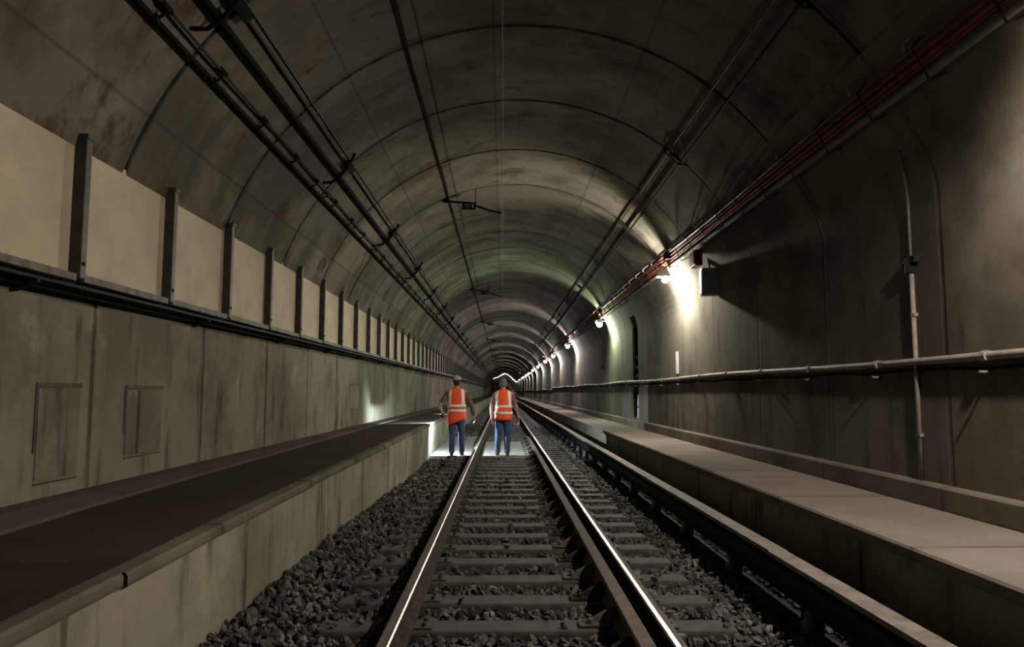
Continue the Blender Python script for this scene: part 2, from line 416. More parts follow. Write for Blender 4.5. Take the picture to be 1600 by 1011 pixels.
# ------------------------------------------------------------------ ballast stones
def ico():
    t = (1 + 5 ** .5) / 2
    v = np.array([(-1, t, 0), (1, t, 0), (-1, -t, 0), (1, -t, 0), (0, -1, t), (0, 1, t), (0, -1, -t), (0, 1, -t), (t, 0, -1), (t, 0, 1), (-t, 0, -1), (-t, 0, 1)]) / (1 + t * t) ** .5
    f = np.array([(0, 11, 5), (0, 5, 1), (0, 1, 7), (0, 7, 10), (0, 10, 11), (1, 5, 9), (5, 11, 4), (11, 10, 2), (10, 7, 6), (7, 1, 8), (3, 9, 4), (3, 4, 2), (3, 2, 6), (3, 6, 8), (3, 8, 9), (4, 9, 5), (2, 4, 11), (6, 2, 10), (8, 6, 7), (9, 8, 1)])
    return v, f
IV, IF = ico()
def stones(x0, x1, y0, y1, dens, r0, r1, lift=0.):
    n = int((x1 - x0) * (y1 - y0) * dens); x = rng.uniform(x0, x1, n); y = rng.uniform(y0, y1, n); r = rng.uniform(r0, r1, n)
    ta = np.abs(((y - TIE0 + TS / 2) % TS) - TS / 2)
    on_tie = (ta < .115 + r * .6) & (x > -1.17 - r) & (x < 1.47 + r)
    keep = ~on_tie | ((rng.random(n) < .10) & (x < -.75)) | (rng.random(n) < .012)
    for xr, w in ((-.61, .075), (.91, .075), (.745, .10), (1.96, .075), (2.07, .03)): keep &= np.abs(x - xr) > w + r * .7
    keep &= ~((x > .48) & (x < .8) & (ta < .09) & (y < 22))
    keep &= ~((y > 16.7) & (y < 21.6) & (x > -1.66) & (x < .67))
    keep &= (x > -1.65 + r) & (x < 2.33 - r)
    x, y, r, on = x[keep], y[keep], r[keep], on_tie[keep]
    z = np.array([gz(a, b) for a, b in zip(x, y)]) + rng.uniform(-.01, .055, len(x)) + lift
    z = np.where(on, .0 + r * .5, z)
    return np.stack([x, y, z], 1), r
P_, R_ = [], []
for a in ((-1.65, 2.33, 1.8, 5.5, 720, .018, .036), (-1.65, 2.33, 5.5, 10, 560, .02, .038), (-1.65, 2.33, 10, 17, 380, .024, .042), (-1.65, 2.33, 17, 34, 170, .03, .05)):
    p, r = stones(*a); P_.append(p); R_.append(r)
P_ = np.concatenate(P_); R_ = np.concatenate(R_); n = len(P_)
q = rng.normal(size=(n, 4)); q /= np.linalg.norm(q, axis=1)[:, None]; w_, a_, b_, c_ = q.T
RM = np.stack([1 - 2 * (b_ * b_ + c_ * c_), 2 * (a_ * b_ - c_ * w_), 2 * (a_ * c_ + b_ * w_), 2 * (a_ * b_ + c_ * w_), 1 - 2 * (a_ * a_ + c_ * c_), 2 * (b_ * c_ - a_ * w_), 2 * (a_ * c_ - b_ * w_), 2 * (b_ * c_ + a_ * w_), 1 - 2 * (a_ * a_ + b_ * b_)], 1).reshape(n, 3, 3)
loc = IV[None] * rng.uniform(.62, 1.3, (n, 12, 1)) * (R_[:, None, None] * rng.uniform([.9, .65, .45], [1.5, 1.15, .85], (n, 3))[:, None, :])
vv = np.einsum('nij,nkj->nki', RM, loc) + P_[:, None, :]
ff = (IF[None] + (np.arange(n) * 12)[:, None, None]).reshape(-1, 3)
me = bpy.data.meshes.new('ballast_stones'); me.vertices.add(n * 12); me.vertices.foreach_set('co', vv.reshape(-1).astype(np.float32))
me.loops.add(len(ff) * 3); me.loops.foreach_set('vertex_index', ff.reshape(-1).astype(np.int32)); me.polygons.add(len(ff)); me.polygons.foreach_set('loop_start', (np.arange(len(ff)) * 3).astype(np.int32))
me.update(calc_edges=True); me.validate(); me.materials.append(M['stone']); smooth(me, False)
o = bpy.data.objects.new('ballast_stones', me); col.objects.link(o); tag(o, 'crushed grey ballast stones filling the track bed', 'ballast', kind='stuff')

# ------------------------------------------------------------------ cream panels on the left wall
PX, PY0, PS = -2.85, 4.85, 1.325
def dzl(s): return .0036 * min(s, 45)
pn = empty('cladding_panel'); m_ = MB(); m_.bbox((0, -PS / 2, .47), (.025, PS - .012, .90), .004); m_.build('board', M['panel'], pn)
m_ = MB(); m_.bbox((.05, 0, .475), (.085, .07, .95), .008); m_.bbox((.052, 0, .955), (.105, .09, .03), .005); m_.build('post', M['post'], pn)
m_ = MB(); m_.bbox((.035, -PS / 2, .005), (.09, PS - .09, .05), .006); m_.build('sill', M['ledge'], pn)
m_ = MB(); m_.tube([(.088, 0, .1), (.101, 0, .1)], .014, 8); m_.build('bolt', M['dark'], pn)
for k in range(-3, 215):
    y = PY0 + PS * k
    if y > 300: break
    o = pn if k == -3 else copy_tree(pn)
    o.location = W(y, PX, 2.175 + dzl(y))
    if 0 <= k < 14:
        lab = 'cream wall panel with a dark post, %s' % ('cut by the left edge of the photo' if k == 0 else ORD[k].replace('nearest', 'nearest whole panel, just right of the cut one') if k == 0 else '%s to the left edge of the photo' % ORD[k])
    elif k < 0: lab = 'cream wall panel beyond the left edge of the photo'
    else: lab = 'distant cream wall panel on the left wall, far past the nearest fourteen'
    tag(o, lab, 'panel', 'cream panels along the left wall')
# cable tray under the panels
tr = empty('cable_tray', (-2.9, 0, 2.12)); tag(tr, 'black cable tray running below the cream panels on the left wall', 'cable tray')
mb = MB(); sweep(mb, lambda s: [(-2.98, 2.14 + dzl(s)), (-2.98, 2.125 + dzl(s)), (-2.83, 2.125 + dzl(s)), (-2.83, 2.158 + dzl(s)), (-2.84, 2.158 + dzl(s)), (-2.84, 2.14 + dzl(s))], SR); part(mb, 'channel', M['dark'], tr)
y = 1.86
while y < 60:
    m_ = MB(); m_.prism([(-2.99, 2.09), (-2.99, 2.05), (-2.97, 2.05), (-2.83, 2.105), (-2.83, 2.125), (-2.99, 2.125)], y - .015, y + .015)
    o = part(m_, 'bracket', M['dark'], tr); o.location.z += dzl(y); y += 2.65
def cable(name, lab, cat, pts, r, mat, group=None, ss=None, n=8):
    ss = ss or SR; mb = MB(); P = [W(s, *(pts(s) if callable(pts) else pts)) for s in ss]
    mb.tube(P, r, n); o = mb.build(name, mat, None, True); tag(o, lab, cat, group); return o
cable('cable', 'thin black cable clipped to the left wall just under the cable tray', 'cable', lambda s: (-2.93, 2.095 + dzl(s)), .011, M['black'])
cable('cable', 'thick black cable lying in the tray below the cream panels', 'cable', lambda s: (-2.90, 2.155 + dzl(s)), .015, M['black'])

# ------------------------------------------------------------------ cast outlines (infilled openings) on the left wall
def infill(y0, y1, z0, z1, lab, w=.02):
    t = empty('infilled_opening', (-3.0, (y0 + y1) / 2, z0)); tag(t, lab, 'infilled opening')
    m_ = MB(); m_.bbox((-2.998, (y0 + y1) / 2, (z0 + z1) / 2), (.012, y1 - y0 - .04, z1 - z0 - .04), .004)
    nv = len(m_.v); o = m_.build('infill', M['wall_l'], None, False, [(v[2] + 3.7, v[1] + 31.3) for v in m_.v])
    o.parent = t; o.matrix_parent_inverse = Matrix.Translation(t.location).inverted()
    m_ = MB()
    for c, d in (((-2.999, (y0 + y1) / 2, z1), (.014, y1 - y0, .03)), ((-2.999, y0, (z0 + z1) / 2 + .1), (.012, .016, z1 - z0 - .2)), ((-2.999, (y0 + y1) / 2, z0), (.012, (y1 - y0) * .95, .014))): m_.box(c, d)
    part(m_, 'border', M['plate'], t)
infill(4.82, 5.33, .86, 1.50, 'large rectangular infilled opening low on the left wall, nearest the left edge')
infill(5.95, 6.60, .93, 1.49, 'faint rectangular infilled opening on the left wall, right of the vertical joint')
infill(14.6, 15.5, 1.10, 1.60, 'small distant infilled opening on the left wall, left of the walkers')
# ------------------------------------------------------------------ cables along the vault
cable('hanging_cable', 'thick lower black cable of the linked pair under the left haunch', 'cable', V(143.7, 3.17), .020, M['black'], ss=srange(S0, 260))
cable('hanging_cable', 'thin upper cable of the linked pair under the left haunch', 'cable', lambda s: V(141.65 + .12 * math.sin(s * 1.3), 3.175 + .006 * math.sin(s * 1.9)), .012, M['dark'], ss=[S0 + .5 * i for i in range(100)] + srange(46, 260))
y = 1.7; i = 0
while y < 70:
    yy = y + random.uniform(-.08, .08)
    a_ = V(144.3, 3.16); b_ = V(142.6, 3.15); c_ = V(141.4, 3.165); m_ = MB(); m_.tube([(a_[0], yy, a_[1]), (b_[0], yy + .015, b_[1]), (c_[0], yy + .03, c_[1])], .010, 6); a_ = V(143.7, 3.17); c_ = V(141.65, 3.175); m_.bbox((a_[0], yy, a_[1]), (.055, .05, .055), .008); m_.bbox((c_[0], yy + .03, c_[1]), (.035, .14, .035), .006)
    o = m_.build('cable_link', M['black']); k = i - 3
    lab = ('black clip linking the paired cables under the left haunch, %s in view' % ORD[k]) if 0 <= k < 8 else ('distant black clip linking the paired cables under the left haunch' if k >= 8 else 'black cable clip above the top edge of the photo')
    tag(o, lab, 'cable clip', 'clips linking the paired cables'); y += 1.03; i += 1
i = 0; y = 1.2
while y < 90:   # hangers of the pair
    m_ = MB(); m_.tube([(*V(144.2, 3.21)[:1], y, V(144.2, 3.21)[1]), (V(142.6, 3.12)[0], y, V(142.6, 3.12)[1]), (V(141, 3.21)[0], y, V(141, 3.21)[1])], .011, 6); o = m_.build('cable_saddle', M['black'])
    tag(o, 'thin black saddle fixing the paired black cables to the left haunch', 'cable saddle', 'saddles of the paired cables'); y += 8.2
bx, bz = V(137.3, 3.165); cxx, czz = V(134.1, 3.195)
cable('feeder_pipe', 'thick black feeder pipe along the left side of the vault', 'pipe', (bx, bz), .028, M['black'], ss=srange(S0, 260), n=12)
cable('feeder_cable', 'thin brown cable just above the thick black feeder pipe', 'cable', (cxx, czz), .013, M['dark'], ss=srange(S0, 260))
c2, c3 = V(132.9, 3.205)
cable('feeder_cable', 'very thin cable closest to the crown beside the black feeder pipe', 'cable', (c2, c3), .007, M['plate'], ss=srange(S0, 260))
for i in range(0, 22):
    y = 5.25 + 4.0 * (i - 0)
    t = empty('pipe_bracket', (bx, y, bz)); m_ = MB()
    p0 = V(139.6, 3.15); p1 = V(137.3, 3.12); p2 = V(133.8, 3.15); p3 = V(131.0, 3.21); p4 = V(141, 3.21)
    m_.tube([(p4[0], y - .05, p4[1]), (p0[0], y, p0[1]), (p1[0], y, p1[1]), (p2[0], y, p2[1]), (p3[0], y, p3[1])], .018, 8); part(m_, 'arm', M['black'], t)
    m_ = MB(); q0 = V(134.0, 3.165); rot = Matrix.Rotation(-math.radians(134.0 - 90), 3, 'Y')
    m_.box((q0[0], y + .12, q0[1]), (.10, .34, .05), rot); part(m_, 'clamp', M['black'], t)
    m_ = MB(); m_.tube([(bx, y - .03, bz), (bx, y + .03, bz)], .042, 12); part(m_, 'collar', M['black'], t)
    tag(t, ('black bracket carrying the feeder pipe on the left vault, %s to the camera' % ORD[i]) if i < 6 else 'distant black bracket carrying the feeder pipe on the left vault', 'bracket', 'brackets of the feeder pipe')
dx, dz = V(112.3, 3.19)
cable('ceiling_cable', 'black cable fixed to the vault left of the crown', 'cable', lambda s: (dx + .006 * math.sin(2.2 * s), dz), .013, M['black'], ss=[S0 + .5 * i for i in range(80)] + srange(36, 260))
cable('contact_wire', 'thin taut wire hanging below the crown of the tunnel', 'wire', (-.004, 4.724), .0055, M['copper'], ss=srange(S0, 200), n=6)
fx, fz = V(49.0, 3.185); gx, gz_ = V(52.2, 3.195)
cable('power_cable', 'lower black cable of the two along the right side of the vault', 'cable', lambda s: (fx + .0045 * min(s, 30) - .02, fz - .003 * min(s, 30)), .015, M['black'], ss=srange(S0, 260))
cable('power_cable', 'upper thinner cable of the two along the right side of the vault', 'cable', lambda s: (gx, gz_), .011, M['dark'], ss=srange(S0, 260))
for i in range(14):
    y = 5.46 + 4 * i; t = empty('cable_clamp', (fx, y, fz)); m_ = MB()
    q = [V(a, r) for a, r in ((47, 3.21), (48.2, 3.155), (52.7, 3.17), (53.6, 3.21))]
    m_.tube([(x, y, z) for x, z in q], .012, 6); part(m_, 'strap', M['dark'], t); m_ = MB(); q = V(50.3, 3.19); m_.box((q[0], y, q[1]), (.16, .06, .03), Matrix.Rotation(math.radians(39.7), 3, 'Y')); part(m_, 'base_plate', M['dark'], t)
    tag(t, ('dark clamp holding two cables on the right vault, %s to the camera' % ORD[i]) if i < 5 else 'distant dark clamp holding the two cables on the right vault', 'clamp', 'clamps of the right vault cables')
# support arms of the contact wire
def make_arm():
    t = empty('wire_support_arm')
    m_ = MB(); m_.tube([(-1.02, -.0, 4.97), (-.86, 0, 4.955), (-.52, 0, 4.93)], .020, 8); m_.tube([(-.50, 0, 4.885), (-.25, .0, 4.80), (-.02, 0, 4.745)], [.022, .018, .014], 8); m_.build('arm_tube', M['black'], t)
    m_ = MB(); m_.bbox((-.73, 0, 4.87), (.035, .05, .12), .006); m_.bbox((-.52, 0, 4.88), (.035, .05, .13), .006); m_.bbox((-.63, 0, 4.83), (.26, .05, .03), .006); m_.bbox((-.62, 0, 4.93), (.26, .05, .025), .006); m_.build('frame', M['black'], t)
    m_ = MB(); m_.tube([(-.74 + .03 * i, 0, 4.865) for i in range(1, 7)], [.03, .045, .03, .045, .03, .045], 10); m_.build('insulator', M['dark'], t)
    m_ = MB(); m_.tube([(-.50, 0, 4.93), (-.50, 0, 5.22)], .007, 6); m_.build('drop_rod', M['black'], t)
    m_ = MB(); m_.bbox((-1.06, 0, 5.0), (.10, .08, .12), .01); m_.build('base_plate', M['black'], t)
    m_ = MB(); m_.bbox((-.004, 0, 4.745), (.05, .09, .05), .008); m_.tube([(-.004, 0, 4.70), (-.004, 0, 4.66)], .014, 8); m_.build('wire_clip', M['insul'], t)
    return t
arm = make_arm()
for i in range(14):
    y = 13.46 + 12 * i; o = arm if i == 0 else copy_tree(arm); o.location = W(y, 0, 0)
    tag(o, ['black steel arm reaching from the vault to the crown wire, nearest one', 'second nearest steel arm holding the crown wire', 'third nearest steel arm holding the crown wire'][i] if i < 3 else 'distant steel arm holding the wire below the tunnel crown', 'support arm', 'support arms of the crown wire')

# ------------------------------------------------------------------ bundle of cables on the right haunch
SS = srange(S0, 200)
def on(phi, r): return V(phi, r)
cable('conduit', 'pale grey conduit along the lower edge of the cable bundle on the right haunch', 'conduit', on(30.1, 3.155), .030, M['tube'], ss=SS, n=12)
for ph, r_, q, lab in ((31.4, 3.17, .014, 'orange cable directly above the pale conduit on the right haunch'), (32.0, 3.15, .011, 'thin orange cable, second above the pale conduit on the right haunch'), (32.8, 3.17, .013, 'orange cable in the middle of the right haunch bundle'), (33.7, 3.17, .010, 'topmost orange cable of the right haunch bundle')):
    cable('orange_cable', lab, 'cable', (lambda ph, r_: (lambda s: on(ph + .15 * math.sin(s * .9 + ph), r_)))(ph, r_), q, M['orange'] if q > .0105 else M['red'], ss=[S0 + .8 * i for i in range(60)] + srange(45, 200))
y = 4.84 - .785 * 8; i = -8
hk = None
while y < 60:
    if hk is None:
        hk = empty('cable_hook'); m_ = MB(); a = on(35.1, 3.25); b = on(34.9, 3.07); c = on(34.0, 3.05)
        m_.tube([(a[0], 0, a[1]), (b[0], 0, b[1]), (c[0], 0, c[1])], .011, 6)
        m_.build('peg', M['hook'], hk)
        m_ = MB(); a = on(29.0, 3.27); b = on(29.3, 3.10); c = on(33.8, 3.12); d = on(34.6, 3.25)
        m_.tube([(a[0], .02, a[1]), (b[0], .02, b[1]), (c[0], .02, c[1]), (d[0], .02, d[1])], .008, 6); m_.build('strap', M['dark'], hk); o = hk
    else: o = copy_tree(hk)
    o.location = W(y, 0, 0)
    tag(o, ('pale cable hook above the orange cables, %s to the top right corner' % ORD[i]) if 0 <= i < 8 else ('pale cable hook above the orange cables, beyond the top right corner' if i < 0 else 'distant pale cable hook above the orange cables'), 'cable hook', 'hooks of the right haunch cables')
    y += .785; i += 1
# ------------------------------------------------------------------ lamps
LY = [3.3, 13.0, 21.8, 32.6, 41.8, 49.5, 60., 71., 80.5, 90., 100., 110.]
y = 110
while y < 390: y += 16.; LY.append(y)
LX, LZ = 2.89, 3.45
BR = .05
cols = {0: (1, .87, .72), 1: (1, .93, .76), 2: (.86, 1., .70), 3: (1, .90, .84), 4: (1, .93, .85)}
POW = {0: 5500, 1: 6000, 2: 5600}
def lamp_parts(detail):
    t = empty('tunnel_lamp')
    return t
for i, y in enumerate(LY):
    c = cols.get(i, [(1, .94, .86), (1, .90, .82), (.97, 1, .9), (1, .93, .8)][i % 4])
    e = emis('lamp_glow_%d' % i, c, POW.get(i, 6300 if i < 8 else 5200 if i < 12 else 2600))
    t = empty('tunnel_lamp', W(y, LX, LZ)); ax, az = cxz(y)
    m_ = MB(); m_.ball((0, 0, 0), (BR, BR, BR * 1.1), 10, 6); o = m_.build('bulb', e, t, True)
    m_ = MB(); m_.tube([(0, 0, .052), (0, 0, .075), (0.01, 0, .10), (.02, 0, .15)], [.032, .036, .034, .02], 14)
    m_.build('housing', M['tube'], t, True)
    m_ = MB(); m_.tube([(.02, 0, .14), (.03, 0, .16), (-.0, 0, .19)], .012, 8); m_.tube([(0.01, 0, .09), (.12, 0, .09), (.24, 0, .07)], .014, 8); m_.build('wall_arm', M['dark'], t)
    for sy in (-1, 1):  # half-disc fins above the bulb, added to darken the vault between lamps
        m_ = MB(); rs_ = .15 if (i == 1 and sy < 0) else .105
        hd_ = [(rs_ * math.cos(a) - .02, .035 + rs_ * math.sin(a)) for a in [PI * j / 14 for j in range(15)]]
        hd_ = [(min(x, .085 - .45 * max(0, z - .03)), z) for x, z in hd_]
        m_.prism(hd_, sy * .095 - .0015, sy * .095 + .0015); m_.build('added_fin', M['greybox'], t)
    for yy, rr, ok in ((.10, .09, i >= 2), (-.085, .065, i >= 8)):  # discs added to narrow the wall streaks and hide the far bulbs
        if ok: m_ = MB(); m_.tube([(0, yy, 0), (0, yy + .003, 0)], [rr, rr], 18); m_.tube([(0, yy, rr * .8), (.01, yy * .6, .10), (.02, 0, .12)], .005, 6); m_.build('added_end_baffle', M['greybox'], t)
    if i < 8:
        m_ = MB()
        for k in range(3):
            a = k * PI / 3; m_.tube([(.064 * math.cos(a) * math.cos(q), .064 * math.sin(a) * math.cos(q), .07 * math.sin(q) - .004) for q in [j * PI / 6 + PI for j in range(7)]], .0025, 5)
        m_.build('wire_guard', M['dark'], t)
    if i == 0:   # unseen cone added to keep this lamp's light off the crown
        m_ = MB(); m_.tube([(-.0, 0, .058), (-.0, 0, .062)], [.06, .26], 28); 
        m_.build('added_hood', M['greybox'], t)
        m_ = MB(); m_.tube([(0, .20, 0), (0, .204, 0)], [.08, .08], 20); m_.tube([(.03, .2, .1), (.03, .1, .12), (.02, 0, .12)], .006, 6); m_.build('added_side_baffle', M['greybox'], t)  # unseen disc added to darken the right wall past this lamp
    lab = {0: 'wall lamp with added light blockers beyond the top right corner', 1: 'glaring warm white wall lamp, nearest in view on the right', 2: 'greenish white wall lamp, second nearest on the right', 3: 'third nearest wall lamp on the right wall, pinkish white', 4: 'fourth nearest wall lamp on the right wall', 5: 'fifth nearest wall lamp on the right wall', 6: 'sixth nearest wall lamp on the right wall', 7: 'seventh nearest wall lamp on the right wall'}.get(i, 'tiny distant wall lamp on the right wall, past the seventh')
    tag(t, lab, 'lamp', 'lamps along the right haunch')
# junction gear round each of the first lamps
for i in (1, 2, 3, 4):
    y = LY[i]; t = empty('junction_box', (2.86, y - .35, 3.80)); m_ = MB(); m_.bbox((0, 0, 0), (.10, .20, .13), .012); m_.build('box', M['dark'], t)
    m_ = MB(); m_.tube([(.0, .05, -.06), (.06, .2, -.14), (.12, .33, -.12)], .010, 6); m_.build('lead', M['orange'], t)
    m_ = MB(); m_.tube([(.0, -.10, 0), (-.04, -.25, .06), (.0, -.5, .08)], .010, 6); m_.build('lead', M['orange'], t)
    tag(t, 'dark junction box with orange leads above the %s lamp in view' % ['nearest', 'second', 'third', 'fourth'][i - 1], 'junction box', 'junction boxes above the lamps')
t = empty('switch_box', (3.12, 11.15, 3.12)); m_ = MB(); m_.bbox((0.04, 0, 0), (.26, .16, .42), .012); m_.build('case', M['greybox'], t)
m_ = MB(); m_.bbox((-.095, 0, 0), (.012, .12, .36), .003); m_.build('door', M['white'], t); m_ = MB(); m_.tube([(0.05, 0, .2), (.03, 0, .36), (-.02, .1, .48)], .016, 8); m_.build('cable_entry', M['tube'], t)
tag(t, 'small grey switch box on the right wall just before the nearest lamp', 'switch box')
t = empty('alarm_box', (3.0, 11.3, 3.50)); m_ = MB(); m_.bbox((0, 0, 0), (.12, .34, .24), .012); m_.build('case', M['red'], t); m_ = MB(); m_.bbox((-.066, 0, 0), (.012, .26, .17), .003); m_.build('lid', M['red'], t)
tag(t, 'red box under the orange cables just before the nearest lamp', 'alarm box')

# ------------------------------------------------------------------ right wall services
cable('long_pipe', 'dusty horizontal pipe along the right wall above the walkway', 'pipe', lambda s: (3.27, 1.700 + .012 * math.sin(s * .7) + (-.10 if s > 48 else 0)), .029, M['pipe'], ss=[S0 + .6 * i for i in range(70)] + srange(38.5, 47) + [48, 49] + srange(50, 260), n=14)
cable('slung_cable', 'thin black cable slung just under the wall pipe on the right', 'cable', lambda s: (3.285, 1.61 + .018 * abs(math.sin(s * 1.9))), .012, M['black'], ss=[S0 + .25 * i for i in range(150)] + srange(33.5, 200))
pc = None
for i in range(26):
    y = 4.95 + 1.45 * i
    if pc is None:
        pc = empty('pipe_clip'); m_ = MB(); m_.tube([(.0, -.03, 0), (.0, .03, 0)], .037, 14); m_.build('ring', M['pipe'], pc)
        m_ = MB(); m_.tube([(.045, 0, -.10), (-.02, 0, -.11), (-.05, 0, -.105)], .010, 6); m_.build('peg', M['tube'], pc); m_ = MB(); m_.bbox((.03, 0, -.01), (.04, .05, .04), .004); m_.build('block', M['pipe'], pc); o = pc
    else: o = copy_tree(pc)
    o.location = (3.262, y, 1.700 + .012 * math.sin(y * .7))
    tag(o, ('clip holding the horizontal wall pipe on the right, %s to the right edge' % ORD[i]) if i < 6 else 'distant clip holding the horizontal wall pipe on the right', 'pipe clip', 'clips of the right wall pipe')
t = empty('vertical_conduit', (3.281, 5.83, .765)); m_ = MB(); m_.tube([(0, 0, 0), (.0, 0, 1.72)], .017, 10); m_.build('lower_tube', M['pipe'], t, True)
m_ = MB(); m_.tube([(0, 0, 1.72), (0, 0, 2.22), (-.035, -.03, 2.42), (-.10, -.09, 2.62)], .010, 8); m_.build('upper_tube', M['pipe'], t, True)
m_ = MB(); m_.bbox((-.01, .0, 1.70), (.06, .07, .13), .01); m_.bbox((-.01, -.07, 1.74), (.05, .06, .06), .008); m_.cyl((-.02, .075, 1.72), (-.02, .03, 1.72), .022, 10); m_.build('junction', M['dark'], t)
for z in (.35, 1.3):
    m_ = MB(); m_.bbox((.005, 0, z), (.04, .055, .03), .004); m_.build('clip', M['tube'], t)
tag(t, 'thin vertical conduit with a dark junction on the right wall', 'conduit')
t = empty('metal_plate', (3.29, 13.9, 2.0)); m_ = MB(); m_.bbox((0, 0, 0), (.012, .18, .42), .003); m_.build('plate', M['white'], t); m_ = MB(); m_.cyl((-.008, 0, .17), (-.004, 0, .17), .012, 8); m_.cyl((-.008, 0, -.17), (-.004, 0, -.17), .012, 8); m_.build('bolt', M['dark'], t)
tag(t, 'pale rectangular plate on the right wall below the nearest lamp', 'plate')
# niche fittings
t = empty('niche_shadow_sheets', (3.6, 18.35, .82)); tag(t, 'added dark sheets standing for the shadow inside the tall right wall niche', 'niche shadow sheets')  # dark sheets stand in for the shadow inside the niche
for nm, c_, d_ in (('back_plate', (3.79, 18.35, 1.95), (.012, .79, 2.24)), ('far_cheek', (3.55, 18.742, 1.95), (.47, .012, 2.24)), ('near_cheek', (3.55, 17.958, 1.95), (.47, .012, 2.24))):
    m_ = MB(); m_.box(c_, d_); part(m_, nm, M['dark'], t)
t = empty('standpipe', (3.48, 18.35, .80)); m_ = MB(); m_.tube([(0, 0, 0), (0, 0, .5), (0, 0, 1.9)], .035, 12); m_.build('riser', M['dark'], t, True)
for z in (1.05, 1.25, 1.5):
    m_ = MB(); m_.cyl((0, 0, z), (-.12, -.02, z), .03, 10); m_.tube([(-.12, -.02, z - .045), (-.12, -.02, z + .045)], .045, 10); m_.build('valve', M['insul'], t)
tag(t, 'dark standpipe with valves inside the right wall niche', 'standpipe')
t = empty('rolled_sheet', (3.36, 18.25, .80)); m_ = MB(); m_.tube([(0, 0, 0), (.01, .03, .3), (0, .02, .58)], [.05, .045, .03], 12, r2=[.03, .03, .02]); m_.build('roll', M['white'], t, True); m_ = MB(); m_.tube([(.007, .02, .26), (.008, .025, .30)], [.048, .048], 12, r2=[.033, .033]); m_.build('band', M['insul'], t)
tag(t, 'upright white roll standing in the right wall niche', 'roll')
t = empty('sensor_box', (3.27, 24.2, 2.25)); m_ = MB(); m_.bbox((0, 0, 0), (.05, .12, .16), .01); m_.build('case', M['dark'], t); m_ = MB(); m_.tube([(0, 0, .08), (0.01, 0, .6)], .008, 6); m_.build('lead', M['dark'], t)
tag(t, 'small dark box on the right wall beside the green lamp glow', 'box')

# pale slabs laid round the rails ahead of the walkers
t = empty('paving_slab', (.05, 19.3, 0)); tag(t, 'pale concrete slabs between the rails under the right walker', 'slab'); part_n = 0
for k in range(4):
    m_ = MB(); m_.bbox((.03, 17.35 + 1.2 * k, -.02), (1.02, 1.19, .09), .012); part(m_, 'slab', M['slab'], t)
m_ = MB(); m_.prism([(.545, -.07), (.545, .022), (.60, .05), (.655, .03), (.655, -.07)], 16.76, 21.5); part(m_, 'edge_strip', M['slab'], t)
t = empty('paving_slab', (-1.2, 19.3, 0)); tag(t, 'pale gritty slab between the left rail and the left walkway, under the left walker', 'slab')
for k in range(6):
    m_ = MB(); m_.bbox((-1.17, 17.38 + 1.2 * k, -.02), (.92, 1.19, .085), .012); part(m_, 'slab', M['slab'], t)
# ------------------------------------------------------------------ walkers
M['skin'] = simple('skin', (.42, .22, .15), .55, ns=20, amt=.08)
M['jeans'] = simple('jeans', (.045, .085, .19), .85, ns=9, amt=.3, bm=.2)
M['vest'] = simple('vest_orange', (.95, .095, .022), .6, ns=6, amt=.05)
M['silver'] = simple('reflective_tape', (.78, .84, .80), .45, ns=9, amt=.04)
M['shirt_a'] = simple('grey_shirt', (.11, .10, .09), .85, ns=9, amt=.2)
M['shirt_b'] = simple('brown_shirt', (.16, .115, .095), .85, ns=9, amt=.2)
M['hair_a'] = simple('dark_hair', (.012, .010, .009), .7, ns=50, amt=.4)
M['hair_b'] = simple('grey_hair', (.20, .185, .17), .8, ns=50, amt=.4)
M['boot'] = simple('boot_leather', (.05, .045, .04), .6, ns=20)
M['eye'] = simple('eye_white', (.6, .6, .58), .3, ns=5)
def remesh(o, vox, it=3):
    r = o.modifiers.new('r', 'REMESH'); r.mode = 'VOXEL'; r.voxel_size = vox; r.use_smooth_shade = True
    s_ = o.modifiers.new('s', 'SMOOTH'); s_.factor = .5; s_.iterations = it
    dg = bpy.context.evaluated_depsgraph_get(); ev = o.evaluated_get(dg); me = bpy.data.meshes.new_from_object(ev)
    o.modifiers.clear(); o.data = me; smooth(me); return o
